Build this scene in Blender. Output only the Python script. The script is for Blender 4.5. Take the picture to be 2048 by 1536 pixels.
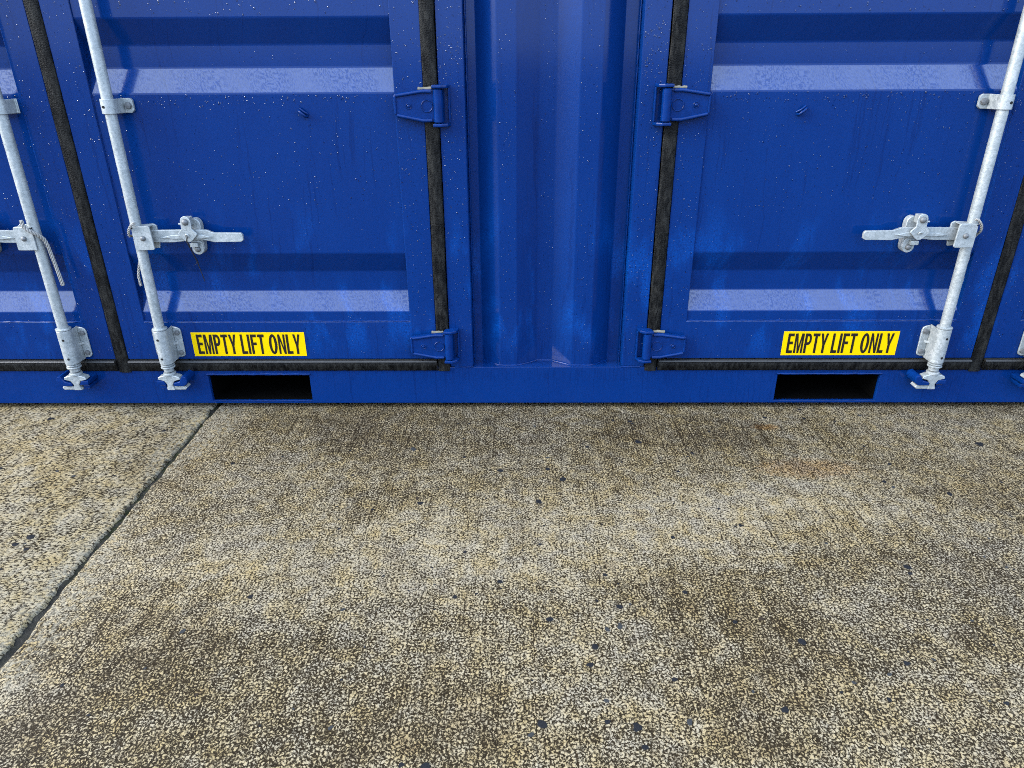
import bpy, bmesh, math, random
from mathutils import Vector, Matrix, noise as mnoise
random.seed(7)
S = bpy.context.scene
for o in list(bpy.data.objects): bpy.data.objects.remove(o)

# ---------------------------------------------------------------- camera
cam = bpy.data.cameras.new('camera'); camo = bpy.data.objects.new('camera', cam)
S.collection.objects.link(camo); S.camera = camo
F = Vector((-0.0094244, 0.90694795, -0.42113727)); R = Vector((0.99995491, 0.00805668, -0.00502682)); U = R.cross(F)
camo.matrix_world = Matrix(((R.x, U.x, -F.x, -0.10214), (R.y, U.y, -F.y, -2.32795), (R.z, U.z, -F.z, 1.17102), (0, 0, 0, 1)))
cam.sensor_width = 36.0; cam.lens = 1420.0 / 2048.0 * 36.0; cam.clip_start = 0.05; cam.clip_end = 3000

# ---------------------------------------------------------------- sky and sun (bright overcast, rain)
SUN_EL, SUN_AZ = math.radians(31), math.radians(260)      # azimuth clockwise from +Y : light comes from the front left
W = bpy.data.worlds.new('World'); S.world = W; W.use_nodes = True
wt = W.node_tree; wt.nodes.clear()
sky = wt.nodes.new('ShaderNodeTexSky'); sky.sky_type = 'NISHITA'; sky.sun_disc = False
sky.sun_elevation = SUN_EL; sky.sun_rotation = SUN_AZ; sky.air_density = 1.0; sky.dust_density = 6.0; sky.ozone_density = 1.0
hs = wt.nodes.new('ShaderNodeHueSaturation'); hs.inputs['Saturation'].default_value = 0.4
bg = wt.nodes.new('ShaderNodeBackground'); bg.inputs['Strength'].default_value = 0.12
wo = wt.nodes.new('ShaderNodeOutputWorld')
cl = wt.nodes.new('ShaderNodeMix'); cl.data_type = 'RGBA'; cl.inputs[0].default_value = 0.82; cl.inputs[7].default_value = (3.9, 5.2, 7.5, 1)   # even cloud cover
wt.links.new(sky.outputs[0], hs.inputs['Color']); wt.links.new(hs.outputs[0], cl.inputs[6]); wt.links.new(cl.outputs[2], bg.inputs[0]); wt.links.new(bg.outputs[0], wo.inputs[0])
sl = bpy.data.lights.new('sun', 'SUN'); sl.energy = 1.5; sl.angle = math.radians(45); sl.color = (1.0, 0.97, 0.93)
so = bpy.data.objects.new('sun', sl); S.collection.objects.link(so)
sd = Vector((math.sin(SUN_AZ) * math.cos(SUN_EL), math.cos(SUN_AZ) * math.cos(SUN_EL), math.sin(SUN_EL)))
so.rotation_euler = sd.to_track_quat('Z', 'Y').to_euler(); so.location = sd * 30
vs = S.view_settings; vs.view_transform = 'Standard'; vs.look = 'None'; vs.gamma = 1.0; vs.use_curve_mapping = False
vs.exposure = 2.75
S.render.engine = 'CYCLES'; S.cycles.use_denoising = False      # the fine crackle of the concrete does not survive a denoiser
S.cycles.pixel_filter_type = 'BLACKMAN_HARRIS'; S.cycles.filter_width = 1.0
S.cycles.max_bounces = 4; S.cycles.diffuse_bounces = 2; S.cycles.glossy_bounces = 2; S.cycles.transmission_bounces = 3
S.cycles.caustics_reflective = False; S.cycles.caustics_refractive = False
S.cycles.use_adaptive_sampling = True; S.cycles.adaptive_threshold = 0.012

# ---------------------------------------------------------------- node helper
class NT:
    dim = '3D'
    def __init__(s, name):
        m = bpy.data.materials.new(name); m.use_nodes = True; s.m = m; s.t = m.node_tree; s.t.nodes.clear()
        s.out = s.n('ShaderNodeOutputMaterial'); s.b = s.n('ShaderNodeBsdfPrincipled'); s.t.links.new(s.b.outputs[0], s.out.inputs[0])
    def n(s, k): return s.t.nodes.new(k)
    def set(s, sock, v):
        if isinstance(v, bpy.types.NodeSocket): s.t.links.new(v, sock)
        elif v is not None:
            if hasattr(sock.default_value, '__len__') and not hasattr(v, '__len__'): v = (v,) * len(sock.default_value)
            if hasattr(v, '__len__') and len(v) == 3 and len(sock.default_value) == 4: v = (*v, 1)
            sock.default_value = v
    def p(s, **k):
        for a, v in k.items(): s.set(s.b.inputs[a.replace('_', ' ')], v)
    def obj(s):
        return s.n('ShaderNodeTexCoord').outputs['Object']
    def math(s, op, a, b=0.5, c=0.5, clamp=False):
        q = s.n('ShaderNodeMath'); q.operation = op; q.use_clamp = clamp
        for i, v in enumerate((a, b, c)): s.set(q.inputs[i], v)
        return q.outputs[0]
    def vm(s, op, a, b):
        q = s.n('ShaderNodeVectorMath'); q.operation = op; s.set(q.inputs[0], a); s.set(q.inputs[1], b); return q.outputs[0]
    def scale(s, v, xyz): return s.vm('MULTIPLY', v, xyz)
    def noise(s, v, sc, det=2, rough=0.5, dist=0.0, color=False):
        q = s.n('ShaderNodeTexNoise'); q.noise_dimensions = s.dim; s.set(q.inputs['Vector'], v)
        q.inputs['Scale'].default_value = sc; q.inputs['Detail'].default_value = det
        q.inputs['Roughness'].default_value = rough; q.inputs['Distortion'].default_value = dist
        return q.outputs[1 if color else 0]
    def vor(s, v, sc, feat='F1', rnd=1.0, out=0):
        q = s.n('ShaderNodeTexVoronoi'); q.voronoi_dimensions = s.dim; q.feature = feat; s.set(q.inputs['Vector'], v)
        q.inputs['Scale'].default_value = sc; q.inputs['Randomness'].default_value = rnd
        return q.outputs[out]
    def mix(s, f, a, b, mode='MIX'):
        q = s.n('ShaderNodeMix'); q.data_type = 'RGBA'; q.blend_type = mode
        s.set(q.inputs[0], f); s.set(q.inputs[6], a); s.set(q.inputs[7], b); return q.outputs[2]
    def lerp(s, f, a, b):
        q = s.n('ShaderNodeMix'); q.data_type = 'FLOAT'
        s.set(q.inputs[0], f); s.set(q.inputs[2], a); s.set(q.inputs[3], b); return q.outputs[0]
    def step(s, v, lo, hi, a=0.0, b=1.0):
        q = s.n('ShaderNodeMapRange'); q.interpolation_type = 'SMOOTHSTEP'
        for i, x in enumerate((v, lo, hi, a, b)): s.set(q.inputs[i], x)
        return q.outputs[0]
    def ramp(s, f, stops):
        q = s.n('ShaderNodeValToRGB'); s.set(q.inputs[0], f); e = q.color_ramp.elements
        while len(e) < len(stops): e.new(0.5)
        for el, (p, c) in zip(e, stops): el.position = p; el.color = (*c, 1)
        return q.outputs[0]
    def sep(s, v):
        q = s.n('ShaderNodeSeparateXYZ'); s.set(q.inputs[0], v); return q.outputs
    def bump(s, h, strength=0.3, dist=0.002, nrm=None):
        q = s.n('ShaderNodeBump'); s.set(q.inputs['Height'], h); q.inputs['Strength'].default_value = strength
        q.inputs['Distance'].default_value = dist
        if nrm is not None: s.set(q.inputs['Normal'], nrm)
        return q.outputs[0]

# ---------------------------------------------------------------- materials
def mat_paint(name):
    t = NT(name); t.dim = '2D'; P3 = t.obj(); x, y, z = t.sep(P3)
    cb = t.n('ShaderNodeCombineXYZ'); t.set(cb.inputs[0], t.math('MULTIPLY_ADD', y, 0.8, x)); t.set(cb.inputs[1], z); P = cb.outputs[0]
    base, clean, deep = (0.0010, 0.0142, 0.078), (0.0010, 0.0330, 0.160), (0.0006, 0.0078, 0.048)
    # rub marks of cleaner paint low down, own irregular shapes
    pn = t.noise(t.scale(P, (1.0, 0.38, 1.0)), 7.0, 4, 0.6, 0.0, True); pm, pg, pb = t.sep(pn)
    low = t.math('MULTIPLY', t.step(z, 0.15, 0.3), t.step(z, 0.80, 0.5))
    patch = t.math('MULTIPLY', t.math('MULTIPLY', t.step(pm, 0.51, 0.70), low), t.step(t.noise(P, 170, 2, 0.6), 0.2, 0.7))
    col = t.mix(t.step(pg, 0.35, 0.7), base, (0.0011, 0.0155, 0.083))
    # water runs: narrow vertical tracks, and a finer set hanging below ledges
    wob = t.vm('ADD', t.scale(P, (95.0, 1.6, 1)), t.scale(pn, (5.0, 0, 0)))
    runm = t.math('MULTIPLY', t.step(t.noise(wob, 1.0, 1, 0.5), 0.62, 0.72), t.step(pb, 0.42, 0.6))
    fr = t.noise(t.vm('ADD', t.scale(P, (210.0, 13.0, 1)), t.scale(pn, (6.0, 0, 0))), 1.0, 1, 0.6)
    ledge = t.math('MULTIPLY', t.step(z, 0.075, 0.125), t.step(z, 0.34, 0.20))
    frm = t.math('MULTIPLY', t.step(fr, 0.50, 0.66), ledge)
    wet = t.math('MAXIMUM', runm, t.math('MULTIPLY', frm, 0.8))
    col = t.mix(t.math('MULTIPLY', wet, 0.42), col, deep)
    col = t.mix(t.math('MULTIPLY', patch, 0.8), col, clean)
    # rain standing on faces that look up: a film broken into drops and rivulets
    gn = t.sep(t.n('ShaderNodeNewGeometry').outputs['Normal'])[2]
    up = t.step(gn, 0.25, 0.36)
    dr = t.noise(t.vm('ADD', t.scale(P, (260, 105, 1)), t.scale(pn, (30, 0, 0))), 1.0, 3, 0.7)
    film = t.math('MULTIPLY', t.step(dr, 0.42, 0.62), t.step(pg, 0.30, 0.62, 0.35, 1.0))
    rough = t.math('ADD', t.lerp(pg, 0.30, 0.42), t.math('MULTIPLY', patch, 0.2))
    vq = t.vor(P, 230, 'F1'); bead = t.step(vq, 0.42, 0.05)
    h = t.math('ADD', t.math('MULTIPLY', bead, t.step(pb, 0.38, 0.62, 0.15, 0.9)), t.math('MULTIPLY', wet, 0.35))
    h = t.math('ADD', h, t.math('MULTIPLY', t.math('MULTIPLY', up, film), 1.8))
    coat = t.lerp(up, 0.20, t.lerp(film, 1.0, 0.50))
    t.p(Base_Color=col, Roughness=rough, Specular_IOR_Level=0.0, Normal=t.bump(h, 0.16, 0.0012), Coat_Weight=coat, Coat_Roughness=0.12, Coat_IOR=1.62)
    return t.m

def mat_paint_part():
    t = NT('blue_hardware_paint'); P = t.obj()
    col = t.mix(t.step(t.noise(P, 40, 3), 0.35, 0.7), (0.0008, 0.0125, 0.070), (0.0009, 0.0150, 0.084))
    t.p(Base_Color=col, Roughness=0.4, Specular_IOR_Level=0.0, Coat_Weight=0.28, Coat_Roughness=0.10, Normal=t.bump(t.noise(P, 160, 3), 0.35, 0.002))
    return t.m

def mat_zinc():
    t = NT('galvanised_steel'); P = t.obj()
    sp = t.vor(P, 160, 'F1', 1.0, 1); n2 = t.noise(P, 26, 4, 0.6)
    bw = t.n('ShaderNodeRGBToBW'); t.set(bw.inputs[0], sp)
    col = t.ramp(t.math('MULTIPLY_ADD', bw.outputs[0], 0.35, t.math('MULTIPLY', n2, 0.75)), [(0.2, (0.1510, 0.1690, 0.1694)), (0.55, (0.2157, 0.2338, 0.2294)), (0.85, (0.2878, 0.2985, 0.2895))])
    grime = t.step(t.noise(t.scale(P, (1, 1, 0.4)), 38, 4, 0.65), 0.60, 0.75)
    col = t.mix(t.math('MULTIPLY', grime, 0.28), col, (0.0935, 0.0985, 0.0918))
    t.p(Base_Color=col, Metallic=0.35, Roughness=t.lerp(bw.outputs[0], 0.35, 0.55), Normal=t.bump(t.noise(P, 220, 3), 0.25, 0.0012))
    return t.m

def mat_rubber():
    t = NT('weathered_black_rubber'); P = t.obj()
    g = t.noise(t.scale(P, (1, 1, 0.3)), 70, 5, 0.75)
    col = t.ramp(g, [(0.38, (0.0010, 0.0010, 0.0010)), (0.50, (0.0062, 0.0060, 0.0054)), (0.64, (0.0150, 0.0145, 0.0125))])
    crack = t.noise(t.vm('ADD', t.scale(P, (140, 60, 9)), t.scale(t.noise(P, 22, 3, 0.6, 0, True), (7, 0, 0))), 1.0, 2)
    cm = t.step(t.math('ABSOLUTE', t.math('SUBTRACT', crack, 0.5)), 0.055, 0.01)
    col = t.mix(t.math('MULTIPLY', cm, t.step(t.noise(P, 14, 2), 0.42, 0.6)), col, (0.001, 0.001, 0.001))
    t.p(Base_Color=col, Specular_IOR_Level=0.08, Roughness=t.lerp(g, 0.35, 0.65), Normal=t.bump(t.math('ADD', g, t.vor(P, 260)), 0.5, 0.002))
    return t.m

def mat_simple(name, col, rough=0.5, metal=0.0, bumpsc=0, var=0.0, coat=0.0, spec=0.25):
    t = NT(name); P = t.obj(); c = col
    if var:
        c = t.mix(t.noise(P, 60, 4, 0.6), tuple(v * (1 - var) for v in col), tuple(min(1, v * (1 + var)) for v in col))
    t.p(Base_Color=c, Roughness=rough, Metallic=metal, Coat_Weight=coat, Specular_IOR_Level=spec)
    if bumpsc: t.p(Normal=t.bump(t.noise(P, bumpsc, 3), 0.4, 0.002))
    return t.m

def mat_water():
    t = NT('rain_water'); t.t.nodes.remove(t.b)
    tr = t.n('ShaderNodeBsdfTransparent'); gl = t.n('ShaderNodeBsdfGlossy'); gl.inputs['Roughness'].default_value = 0.05
    tl = t.n('ShaderNodeBsdfTranslucent'); tl.inputs[0].default_value = (0.2, 0.45, 0.95, 1)
    fr = t.n('ShaderNodeFresnel'); fr.inputs[0].default_value = 1.42
    m0 = t.n('ShaderNodeMixShader'); m0.inputs[0].default_value = 0.05; t.t.links.new(tr.outputs[0], m0.inputs[1]); t.t.links.new(tl.outputs[0], m0.inputs[2])
    m1 = t.n('ShaderNodeMixShader'); t.t.links.new(fr.outputs[0], m1.inputs[0]); t.t.links.new(m0.outputs[0], m1.inputs[1]); t.t.links.new(gl.outputs[0], m1.inputs[2])
    t.t.links.new(m1.outputs[0], t.out.inputs[0]); return t.m

JX = -1.222            # the joint between the two slabs runs away from the camera at this x
def mat_concrete(name, left=False):
    t = NT(name); t.dim = '2D'; P = t.obj(); x, y, z = t.sep(P)
    wn = t.noise(P, 60, 3, 0.7, 0, True)                      # shared colour noise: warp, hue, flecks
    wr, wg, wb = t.sep(wn)
    Pw = t.vm('ADD', P, t.scale(wn, (0.012, 0.012, 0)))
    if left: Pw = t.scale(Pw, (0.5, 1.0, 1.0))
    # large soft variation: grimy and clean areas, several octaves in one lookup
    mn = t.noise(P, 2.1, 5, 0.66, 0.25, True); m1, m2, m3 = t.sep(mn)
    edge = t.math('ADD', t.math('ABSOLUTE', t.math('SUBTRACT', x, JX)), t.math('MULTIPLY', t.math('SUBTRACT', m3, 0.5), 0.36))
    edge = t.step(edge, 0.11, 0.0, 0.0, 0.8)            # tooled margin beside the joint
    # crackled, weathered laitance: pale islands in a dark network
    vq = t.n('ShaderNodeTexVoronoi'); vq.voronoi_dimensions = '2D'; vq.feature = 'DISTANCE_TO_EDGE'; t.set(vq.inputs['Vector'], Pw); vq.inputs['Scale'].default_value = 128
    ce = vq.outputs[0]
    n1 = t.noise(Pw, 160 if not left else 150, 4, 0.88)
    k1, k2, k3 = t.sep(t.noise(P, 17, 4, 0.7, 0.3, True))
    # paler sweep across the middle, darker strip by the container and corner towards the viewer
    def blob(cx, cy, sx, sy, sh, amp):
        dx = t.math('DIVIDE', t.math('SUBTRACT', x, cx), sx); dy = t.math('DIVIDE', t.math('SUBTRACT', t.math('SUBTRACT', y, cy), t.math('MULTIPLY', x, sh)), sy)
        return t.math('MULTIPLY', t.step(t.math('ADD', t.math('MULTIPLY', dx, dx), t.math('MULTIPLY', dy, dy)), 2.2, 0.0), amp)
    grime = m1; zone = 0.0
    if not left:
        for bb in ((0.0, -0.76, 0.95, 0.19, 0.16, -0.042), (-0.1, -0.16, 1.0, 0.16, 0.0, 0.028), (-0.80, -1.25, 0.40, 0.26, 0.25, 0.03), (0.85, -1.0, 0.6, 0.2, 0.0, 0.02)): zone = t.math('ADD', zone, blob(*bb))
    thr = t.math('ADD', t.math('MULTIPLY_ADD', t.math('SUBTRACT', grime, 0.5), 0.09, 0.116), t.math('MULTIPLY', t.math('SUBTRACT', k1, 0.5), 0.20 if not left else 0.30))
    thr = t.math('ADD', thr, zone)
    # broom grooves along y
    br = t.noise(t.vm('ADD', t.scale(P, (330, 2.2, 1)), t.scale(wn, (4, 0, 0))), 1.0, 0)
    brm = t.math('MULTIPLY', t.step(br, 0.60, 0.68), t.step(m2, 0.40, 0.62, 0.25, 0.9))
    val = t.math('ADD', t.math('MULTIPLY', ce, 0.50), t.math('MULTIPLY', t.math('SUBTRACT', n1, 0.5), 1.25))
    val = t.math('SUBTRACT', val, t.math('MULTIPLY', brm, 0.11 if not left else 0.05))
    if left: val = t.math('ADD', val, 0.05)
    val = t.math('ADD', val, t.math('MULTIPLY', edge, 0.025))
    isl = t.step(val, t.math('SUBTRACT', thr, 0.055), t.math('ADD', thr, 0.04))
    tone = t.math('ADD', t.math('MULTIPLY', k2, 0.6), t.math('MULTIPLY', m2, 0.4))
    pale = t.ramp(tone, [(0.36, (0.60, 0.58, 0.56)), (0.46, (0.66, 0.62, 0.54)), (0.54, (0.66, 0.59, 0.45)), (0.63, (0.60, 0.51, 0.33)), (0.75, (0.46, 0.36, 0.24))])
    pale = t.mix(t.step(k3, 0.55, 0.75, 0.0, 0.65), pale, (0.33, 0.29, 0.25))
    pale = t.mix(t.step(grime, 0.50, 0.70, 0.0, 0.4), pale, (0.42, 0.36, 0.28))
    dark = t.mix(wb, (0.012, 0.010, 0.008), (0.075, 0.060, 0.042))
    col = t.mix(isl, dark, pale)
    pl = t.mix(t.step(n1, 0.36, 0.6), (0.16, 0.16, 0.155), (0.54, 0.54, 0.53))
    col = t.mix(t.math('MULTIPLY', edge, t.step(wr, 0.46, 0.60)), col, pl)
    # rust stains washed off the container
    if not left:
        for (rx, ry, sx, sy, a) in ((0.80, -0.42, 0.17, 0.06, 0.42), (0.755, -0.15, 0.05, 0.022, 0.6)):
            dx = t.math('DIVIDE', t.math('SUBTRACT', x, rx), sx); dy = t.math('DIVIDE', t.math('SUBTRACT', y, ry), sy)
            d = t.math('ADD', t.math('MULTIPLY', dx, dx), t.math('MULTIPLY', dy, dy))
            d = t.math('ADD', d, t.math('MULTIPLY', t.math('SUBTRACT', wr, 0.5), 2.4))
            col = t.mix(t.math('MULTIPLY', t.step(d, 1.4, 0.1), a), col, t.mix(1.0, col, (1.0, 0.62, 0.28), 'MULTIPLY'))
    h = t.math('ADD', ce, n1)
    col = t.mix(1.0, col, (0.305, 0.270, 0.200), 'MULTIPLY')   # wet concrete
    t.p(Base_Color=col, Roughness=t.lerp(isl, 0.5, 0.75), Normal=t.bump(h, 0.5, 0.003), Specular_IOR_Level=0.03)
    return t.m

M_paint = mat_paint('blue_container_paint'); M_part = mat_paint_part(); M_zinc = mat_zinc(); M_rub = mat_rubber()
M_lip = mat_simple('rubber_lip_sheen', (0.0173, 0.0169, 0.0155), 0.4, 0, 200, 0.35)  # paler base colour paints in the wet sheen along the gasket's top edge
M_black = mat_simple('black_tunnel', (0.0006, 0.0006, 0.0006), 0.6, 0, 90, 0.5, spec=0.06)  # near-black base colour for the whole fork pocket lining
M_hole = mat_simple('hole_shade_black', (0.003, 0.003, 0.003), 0.9)  # for flat discs: the shade inside holes put into black colour
M_yel = mat_simple('yellow_vinyl', (0.470, 0.310, 0.0003), 0.35, 0, 0, 0.05, spec=0.06)
M_ink = mat_simple('black_print', (0.006, 0.004, 0.003), 0.4)
M_rope = mat_simple('white_cord', (0.1918, 0.1838, 0.1652), 0.8, 0, 300, 0.25)
M_wire = mat_simple('black_wire', (0.003, 0.003, 0.003), 0.5)
M_bolt = mat_simple('dull_zinc_bolt', (0.0906, 0.0932, 0.0932), 0.45, 0.3, 200, 0.25)
M_putty = mat_simple('cream_sealant', (0.1012, 0.0932, 0.0693), 0.7, 0, 120, 0.35)
M_stone = [mat_simple('dark_basalt', (0.0080, 0.0085, 0.0096), 0.5, 0, 150, 0.4, spec=0.06), mat_simple('grey_aggregate', (0.0203, 0.0213, 0.0213), 0.5, 0, 150, 0.35, spec=0.06), mat_simple('brown_aggregate', (0.0203, 0.0149, 0.0101), 0.5, 0, 150, 0.35, spec=0.06)]
M_water = mat_water()
M_conc = mat_concrete('weathered_concrete'); M_conl = mat_concrete('older_worn_concrete', True)

# ---------------------------------------------------------------- mesh helpers
def link(name, bm, mat, parent=None, smooth=35, bevel=0.0, segs=2, recalc=True, wn=False):
    if recalc: bmesh.ops.recalc_face_normals(bm, faces=bm.faces)
    if bevel:
        es = [e for e in bm.edges if len(e.link_faces) == 2 and e.calc_face_angle(0) > math.radians(28)]
        bmesh.ops.bevel(bm, geom=es, offset=bevel, segments=segs, profile=0.5, affect='EDGES', clamp_overlap=True)
    me = bpy.data.meshes.new(name); bm.to_mesh(me); bm.free()
    for m in (mat if isinstance(mat, (list, tuple)) else [mat]): me.materials.append(m)
    if smooth:
        for p in me.polygons: p.use_smooth = True
        me.set_sharp_from_angle(angle=math.radians(smooth))
    o = bpy.data.objects.new(name, me); S.collection.objects.link(o); o.parent = parent
    if bevel or wn:
        w = o.modifiers.new('weighted_normal', 'WEIGHTED_NORMAL'); w.keep_sharp = True; w.weight = 60
    return o
def inst(src, name, loc, parent, rot=(0, 0, 0), sc=(1, 1, 1)):
    o = bpy.data.objects.new(name, src.data); S.collection.objects.link(o); o.parent = parent
    o.location = loc; o.rotation_euler = rot; o.scale = sc; return o
def box(bm, x0, x1, y0, y1, z0, z1):
    x0, x1 = min(x0, x1), max(x0, x1)
    v = [bm.verts.new(c) for c in ((x0,y0,z0),(x1,y0,z0),(x1,y1,z0),(x0,y1,z0),(x0,y0,z1),(x1,y0,z1),(x1,y1,z1),(x0,y1,z1))]
    for f in ((0,1,2,3),(4,5,6,7),(0,1,5,4),(1,2,6,5),(2,3,7,6),(3,0,4,7)): bm.faces.new([v[i] for i in f])
def prism(bm, pts, a, b, axis='Y'):
    """closed outline pts extruded between a and b along an axis"""
    def mk(p, w):
        return {'Y': (p[0], w, p[1]), 'Z': (p[0], p[1], w), 'X': (w, p[0], p[1])}[axis]
    A = [bm.verts.new(mk(p, a)) for p in pts]; B = [bm.verts.new(mk(p, b)) for p in pts]; n = len(pts)
    bm.faces.new(A); bm.faces.new(B)
    for i in range(n): bm.faces.new((A[i], A[(i+1) % n], B[(i+1) % n], B[i]))
def sheet(bm, prof, a, b, thick, axis='X'):
    """open profile (u,v) thickened by 'thick' in +y and extruded along axis; prof entries are (y, other)"""
    pts = list(prof) + [(y + thick, o) for y, o in reversed(prof)]
    if axis == 'X': prism(bm, pts, a, b, 'X')
    else: prism(bm, [(o, y) for y, o in pts], a, b, 'Z')
def tube(bm, pts, r, n=12, cap=True):
    rs = r if hasattr(r, '__len__') else [r] * len(pts)
    P = [Vector(p) for p in pts]; rings = []
    t0 = (P[1] - P[0]).normalized(); ref = Vector((0, 0, 1)) if abs(t0.z) < 0.9 else Vector((1, 0, 0))
    u = t0.cross(ref).normalized()
    for i, p in enumerate(P):
        t = (P[min(i+1, len(P)-1)] - P[max(i-1, 0)]).normalized()
        u = (u - t * u.dot(t)).normalized(); w = t.cross(u)
        rings.append([bm.verts.new(p + (u * math.cos(2*math.pi*k/n) + w * math.sin(2*math.pi*k/n)) * rs[i]) for k in range(n)])
    for a, b in zip(rings, rings[1:]):
        for k in range(n): bm.faces.new((a[k], a[(k+1) % n], b[(k+1) % n], b[k]))
    if cap: bm.faces.new(rings[0]); bm.faces.new(rings[-1])
def lathe(bm, prof, c, axis='Y', n=16):
    """prof: (radius, height) along -axis direction for Y (towards camera) or +Z"""
    rings = []
    for r, h in prof:
        ring = []
        for k in range(n):
            a = 2 * math.pi * k / n; ca, sa = r * math.cos(a), r * math.sin(a)
            ring.append(bm.verts.new((c[0] + ca, c[1] - h, c[2] + sa) if axis == 'Y' else (c[0] + ca, c[1] + sa, c[2] + h)))
        rings.append(ring)
    for a, b in zip(rings, rings[1:]):
        for k in range(n): bm.faces.new((a[k], a[(k+1) % n], b[(k+1) % n], b[k]))
    bm.faces.new(rings[0]); bm.faces.new(rings[-1])
def weld(name, pts, r, parent, mat=None, seed=0):
    rnd = random.Random(seed); P = [Vector(p) for p in pts]; out = []
    for a, b in zip(P, P[1:]):
        k = max(2, int((b - a).length / 0.012))
        out += [a.lerp(b, i / k) for i in range(k)]
    out.append(P[-1])
    bm = bmesh.new(); tube(bm, [p + Vector((rnd.uniform(-1, 1), rnd.uniform(-1, 1), rnd.uniform(-1, 1))) * r * 0.12 for p in out], [r * rnd.uniform(0.8, 1.15) for _ in out], 6)
    return link(name, bm, mat or M_part, parent, 60)
def empty(name, loc=(0, 0, 0)):
    o = bpy.data.objects.new(name, None); S.collection.objects.link(o); o.location = loc; o.empty_display_size = 0.2; return o
def tag(o, label=None, cat=None, group=None, kind=None):
    for k, v in (('label', label), ('category', cat), ('group', group), ('kind', kind)):
        if v: o[k] = v
    return o

# ---------------------------------------------------------------- ground: two concrete slabs with an open joint
def jx(y, side):
    """ragged slab edge"""
    n = mnoise.noise(Vector((y * 3.0, side * 9.1, 0))) * 0.0025 + mnoise.noise(Vector((y * 18.0, side * 5.3, 4))) * 0.0085 + mnoise.noise(Vector((y * 55.0, side * 2.3, 8))) * 0.005
    chip = max(0, mnoise.noise(Vector((y * 5.5 + 3, side * 17.7, 2))) - 0.25) * 0.022
    w = 0.0065
    return JX + side * (w + n * 0.8 + chip)
def slab(name, side, mat):
    ys = [-60, -20, -6] + [-3 + 0.008 * i for i in range(int(3.6 / 0.008))] + [0.7, 2, 6, 20, 60]
    bm = bmesh.new(); rows = []
    for y in ys:
        e = jx(y, side)
        near = -3 <= y <= 0.65
        ch = 0.002 + (0.003 * (1 + mnoise.noise(Vector((y * 30, side, 7)))) if near else 0)
        row = [(e - side * 0.001, y, -0.045), (e, y, -0.006 - ch * 0.5), (e + side * ch, y, -0.0015), (e + side * (ch + 0.005), y, 0.0), (JX + side * 0.5, y, 0), (JX + side * 4, y, 0), (JX + side * 60, y, 0)]
        rows.append([bm.verts.new(c) for c in row])
    for a, b in zip(rows, rows[1:]):
        for k in range(len(a) - 1): bm.faces.new((a[k], a[k+1], b[k+1], b[k]))
    bmesh.ops.recalc_face_normals(bm, faces=bm.faces)
    if sum(f.normal.z * f.calc_area() for f in bm.faces) < 0: bmesh.ops.reverse_faces(bm, faces=bm.faces)
    o = link(name, bm, mat, None, 40, recalc=False); o['kind'] = 'structure'; return o
bm = bmesh.new(); bmesh.ops.create_grid(bm, x_segments=4, y_segments=4, size=900)
g = link('ground', bm, mat_simple('damp_earth', (0.055, 0.05, 0.04), 0.7, 0, 20, 0.4), None, 0); g.location.z = -0.05; g['kind'] = 'structure'
slab_r = slab('concrete_slab', 1, M_conc); slab_l = slab('concrete_slab', -1, M_conl)
slab_r.location.z = slab_l.location.z = -0.006      # the container stands on its corner castings, rails just clear of the slab

# joint filling: silt, moss
t = NT('mossy_silt'); P = t.obj(); jy = t.sep(P)[1]
mossm = t.math('MULTIPLY', t.step(t.noise(P, 34, 4, 0.7), 0.42, 0.58), t.step(jy, -1.0, -0.72, 0.25, 1.0))
silt = t.mix(t.noise(P, 120, 3, 0.6), (0.004, 0.004, 0.0033), (0.020, 0.019, 0.016))
t.p(Base_Color=t.mix(mossm, silt, t.mix(t.noise(P, 160, 2), (0.004, 0.0055, 0.002), (0.014, 0.017, 0.005))), Roughness=0.7, Specular_IOR_Level=0.08, Normal=t.bump(t.noise(P, 260, 4, 0.7), 0.8, 0.004))
bm = bmesh.new(); rows = []
ys = [-60, -10] + [-3 + 0.006 * i for i in range(int(3.5 / 0.006))] + [3, 60]
for y in ys:
    rows.append([])
    for k in range(9):
        u = -0.034 + 0.0085 * k
        h = 0.006 * mnoise.noise(Vector((u * 60, y * 22, 1))) + 0.004 * mnoise.noise(Vector((u * 150, y * 130, 5)))
        rows[-1].append(bm.verts.new((JX + u, y, -0.0075 + h)))
for a, b in zip(rows, rows[1:]):
    for k in range(8): bm.faces.new((a[k], a[k+1], b[k+1], b[k]))
jf = link('joint_filling', bm, t.m, None, 60); jf['kind'] = 'stuff'; jf.location.z = -0.006
tag(jf, 'dark mossy silt filling the joint between the two concrete slabs', 'moss')

# exposed aggregate stones set in the concrete, each a piece of its slab
def stone_mesh(i):
    rnd = random.Random(100 + i); bm = bmesh.new(); n = 9; ring0, ring1 = [], []
    rr = [rnd.uniform(0.7, 1.1) for _ in range(n)]; el = rnd.uniform(0.55, 0.85)
    for k in range(n):
        a = 2 * math.pi * k / n; ca, sa = math.cos(a) * rr[k], math.sin(a) * rr[k] * el
        ring0.append(bm.verts.new((ca, sa, -0.15))); ring1.append(bm.verts.new((ca * 0.86, sa * 0.86, 0.07 + rnd.uniform(-.02, .02))))
    top = bm.verts.new((rnd.uniform(-.2, .2), rnd.uniform(-.1, .1), 0.11))
    for k in range(n):
        bm.faces.new((ring0[k], ring0[(k+1) % n], ring1[(k+1) % n], ring1[k])); bm.faces.new((ring1[k], ring1[(k+1) % n], top))
    return link('stone', bm, M_stone[(0, 0, 1, 0, 1, 2)[i % 6]], slab_r, 50)
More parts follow.
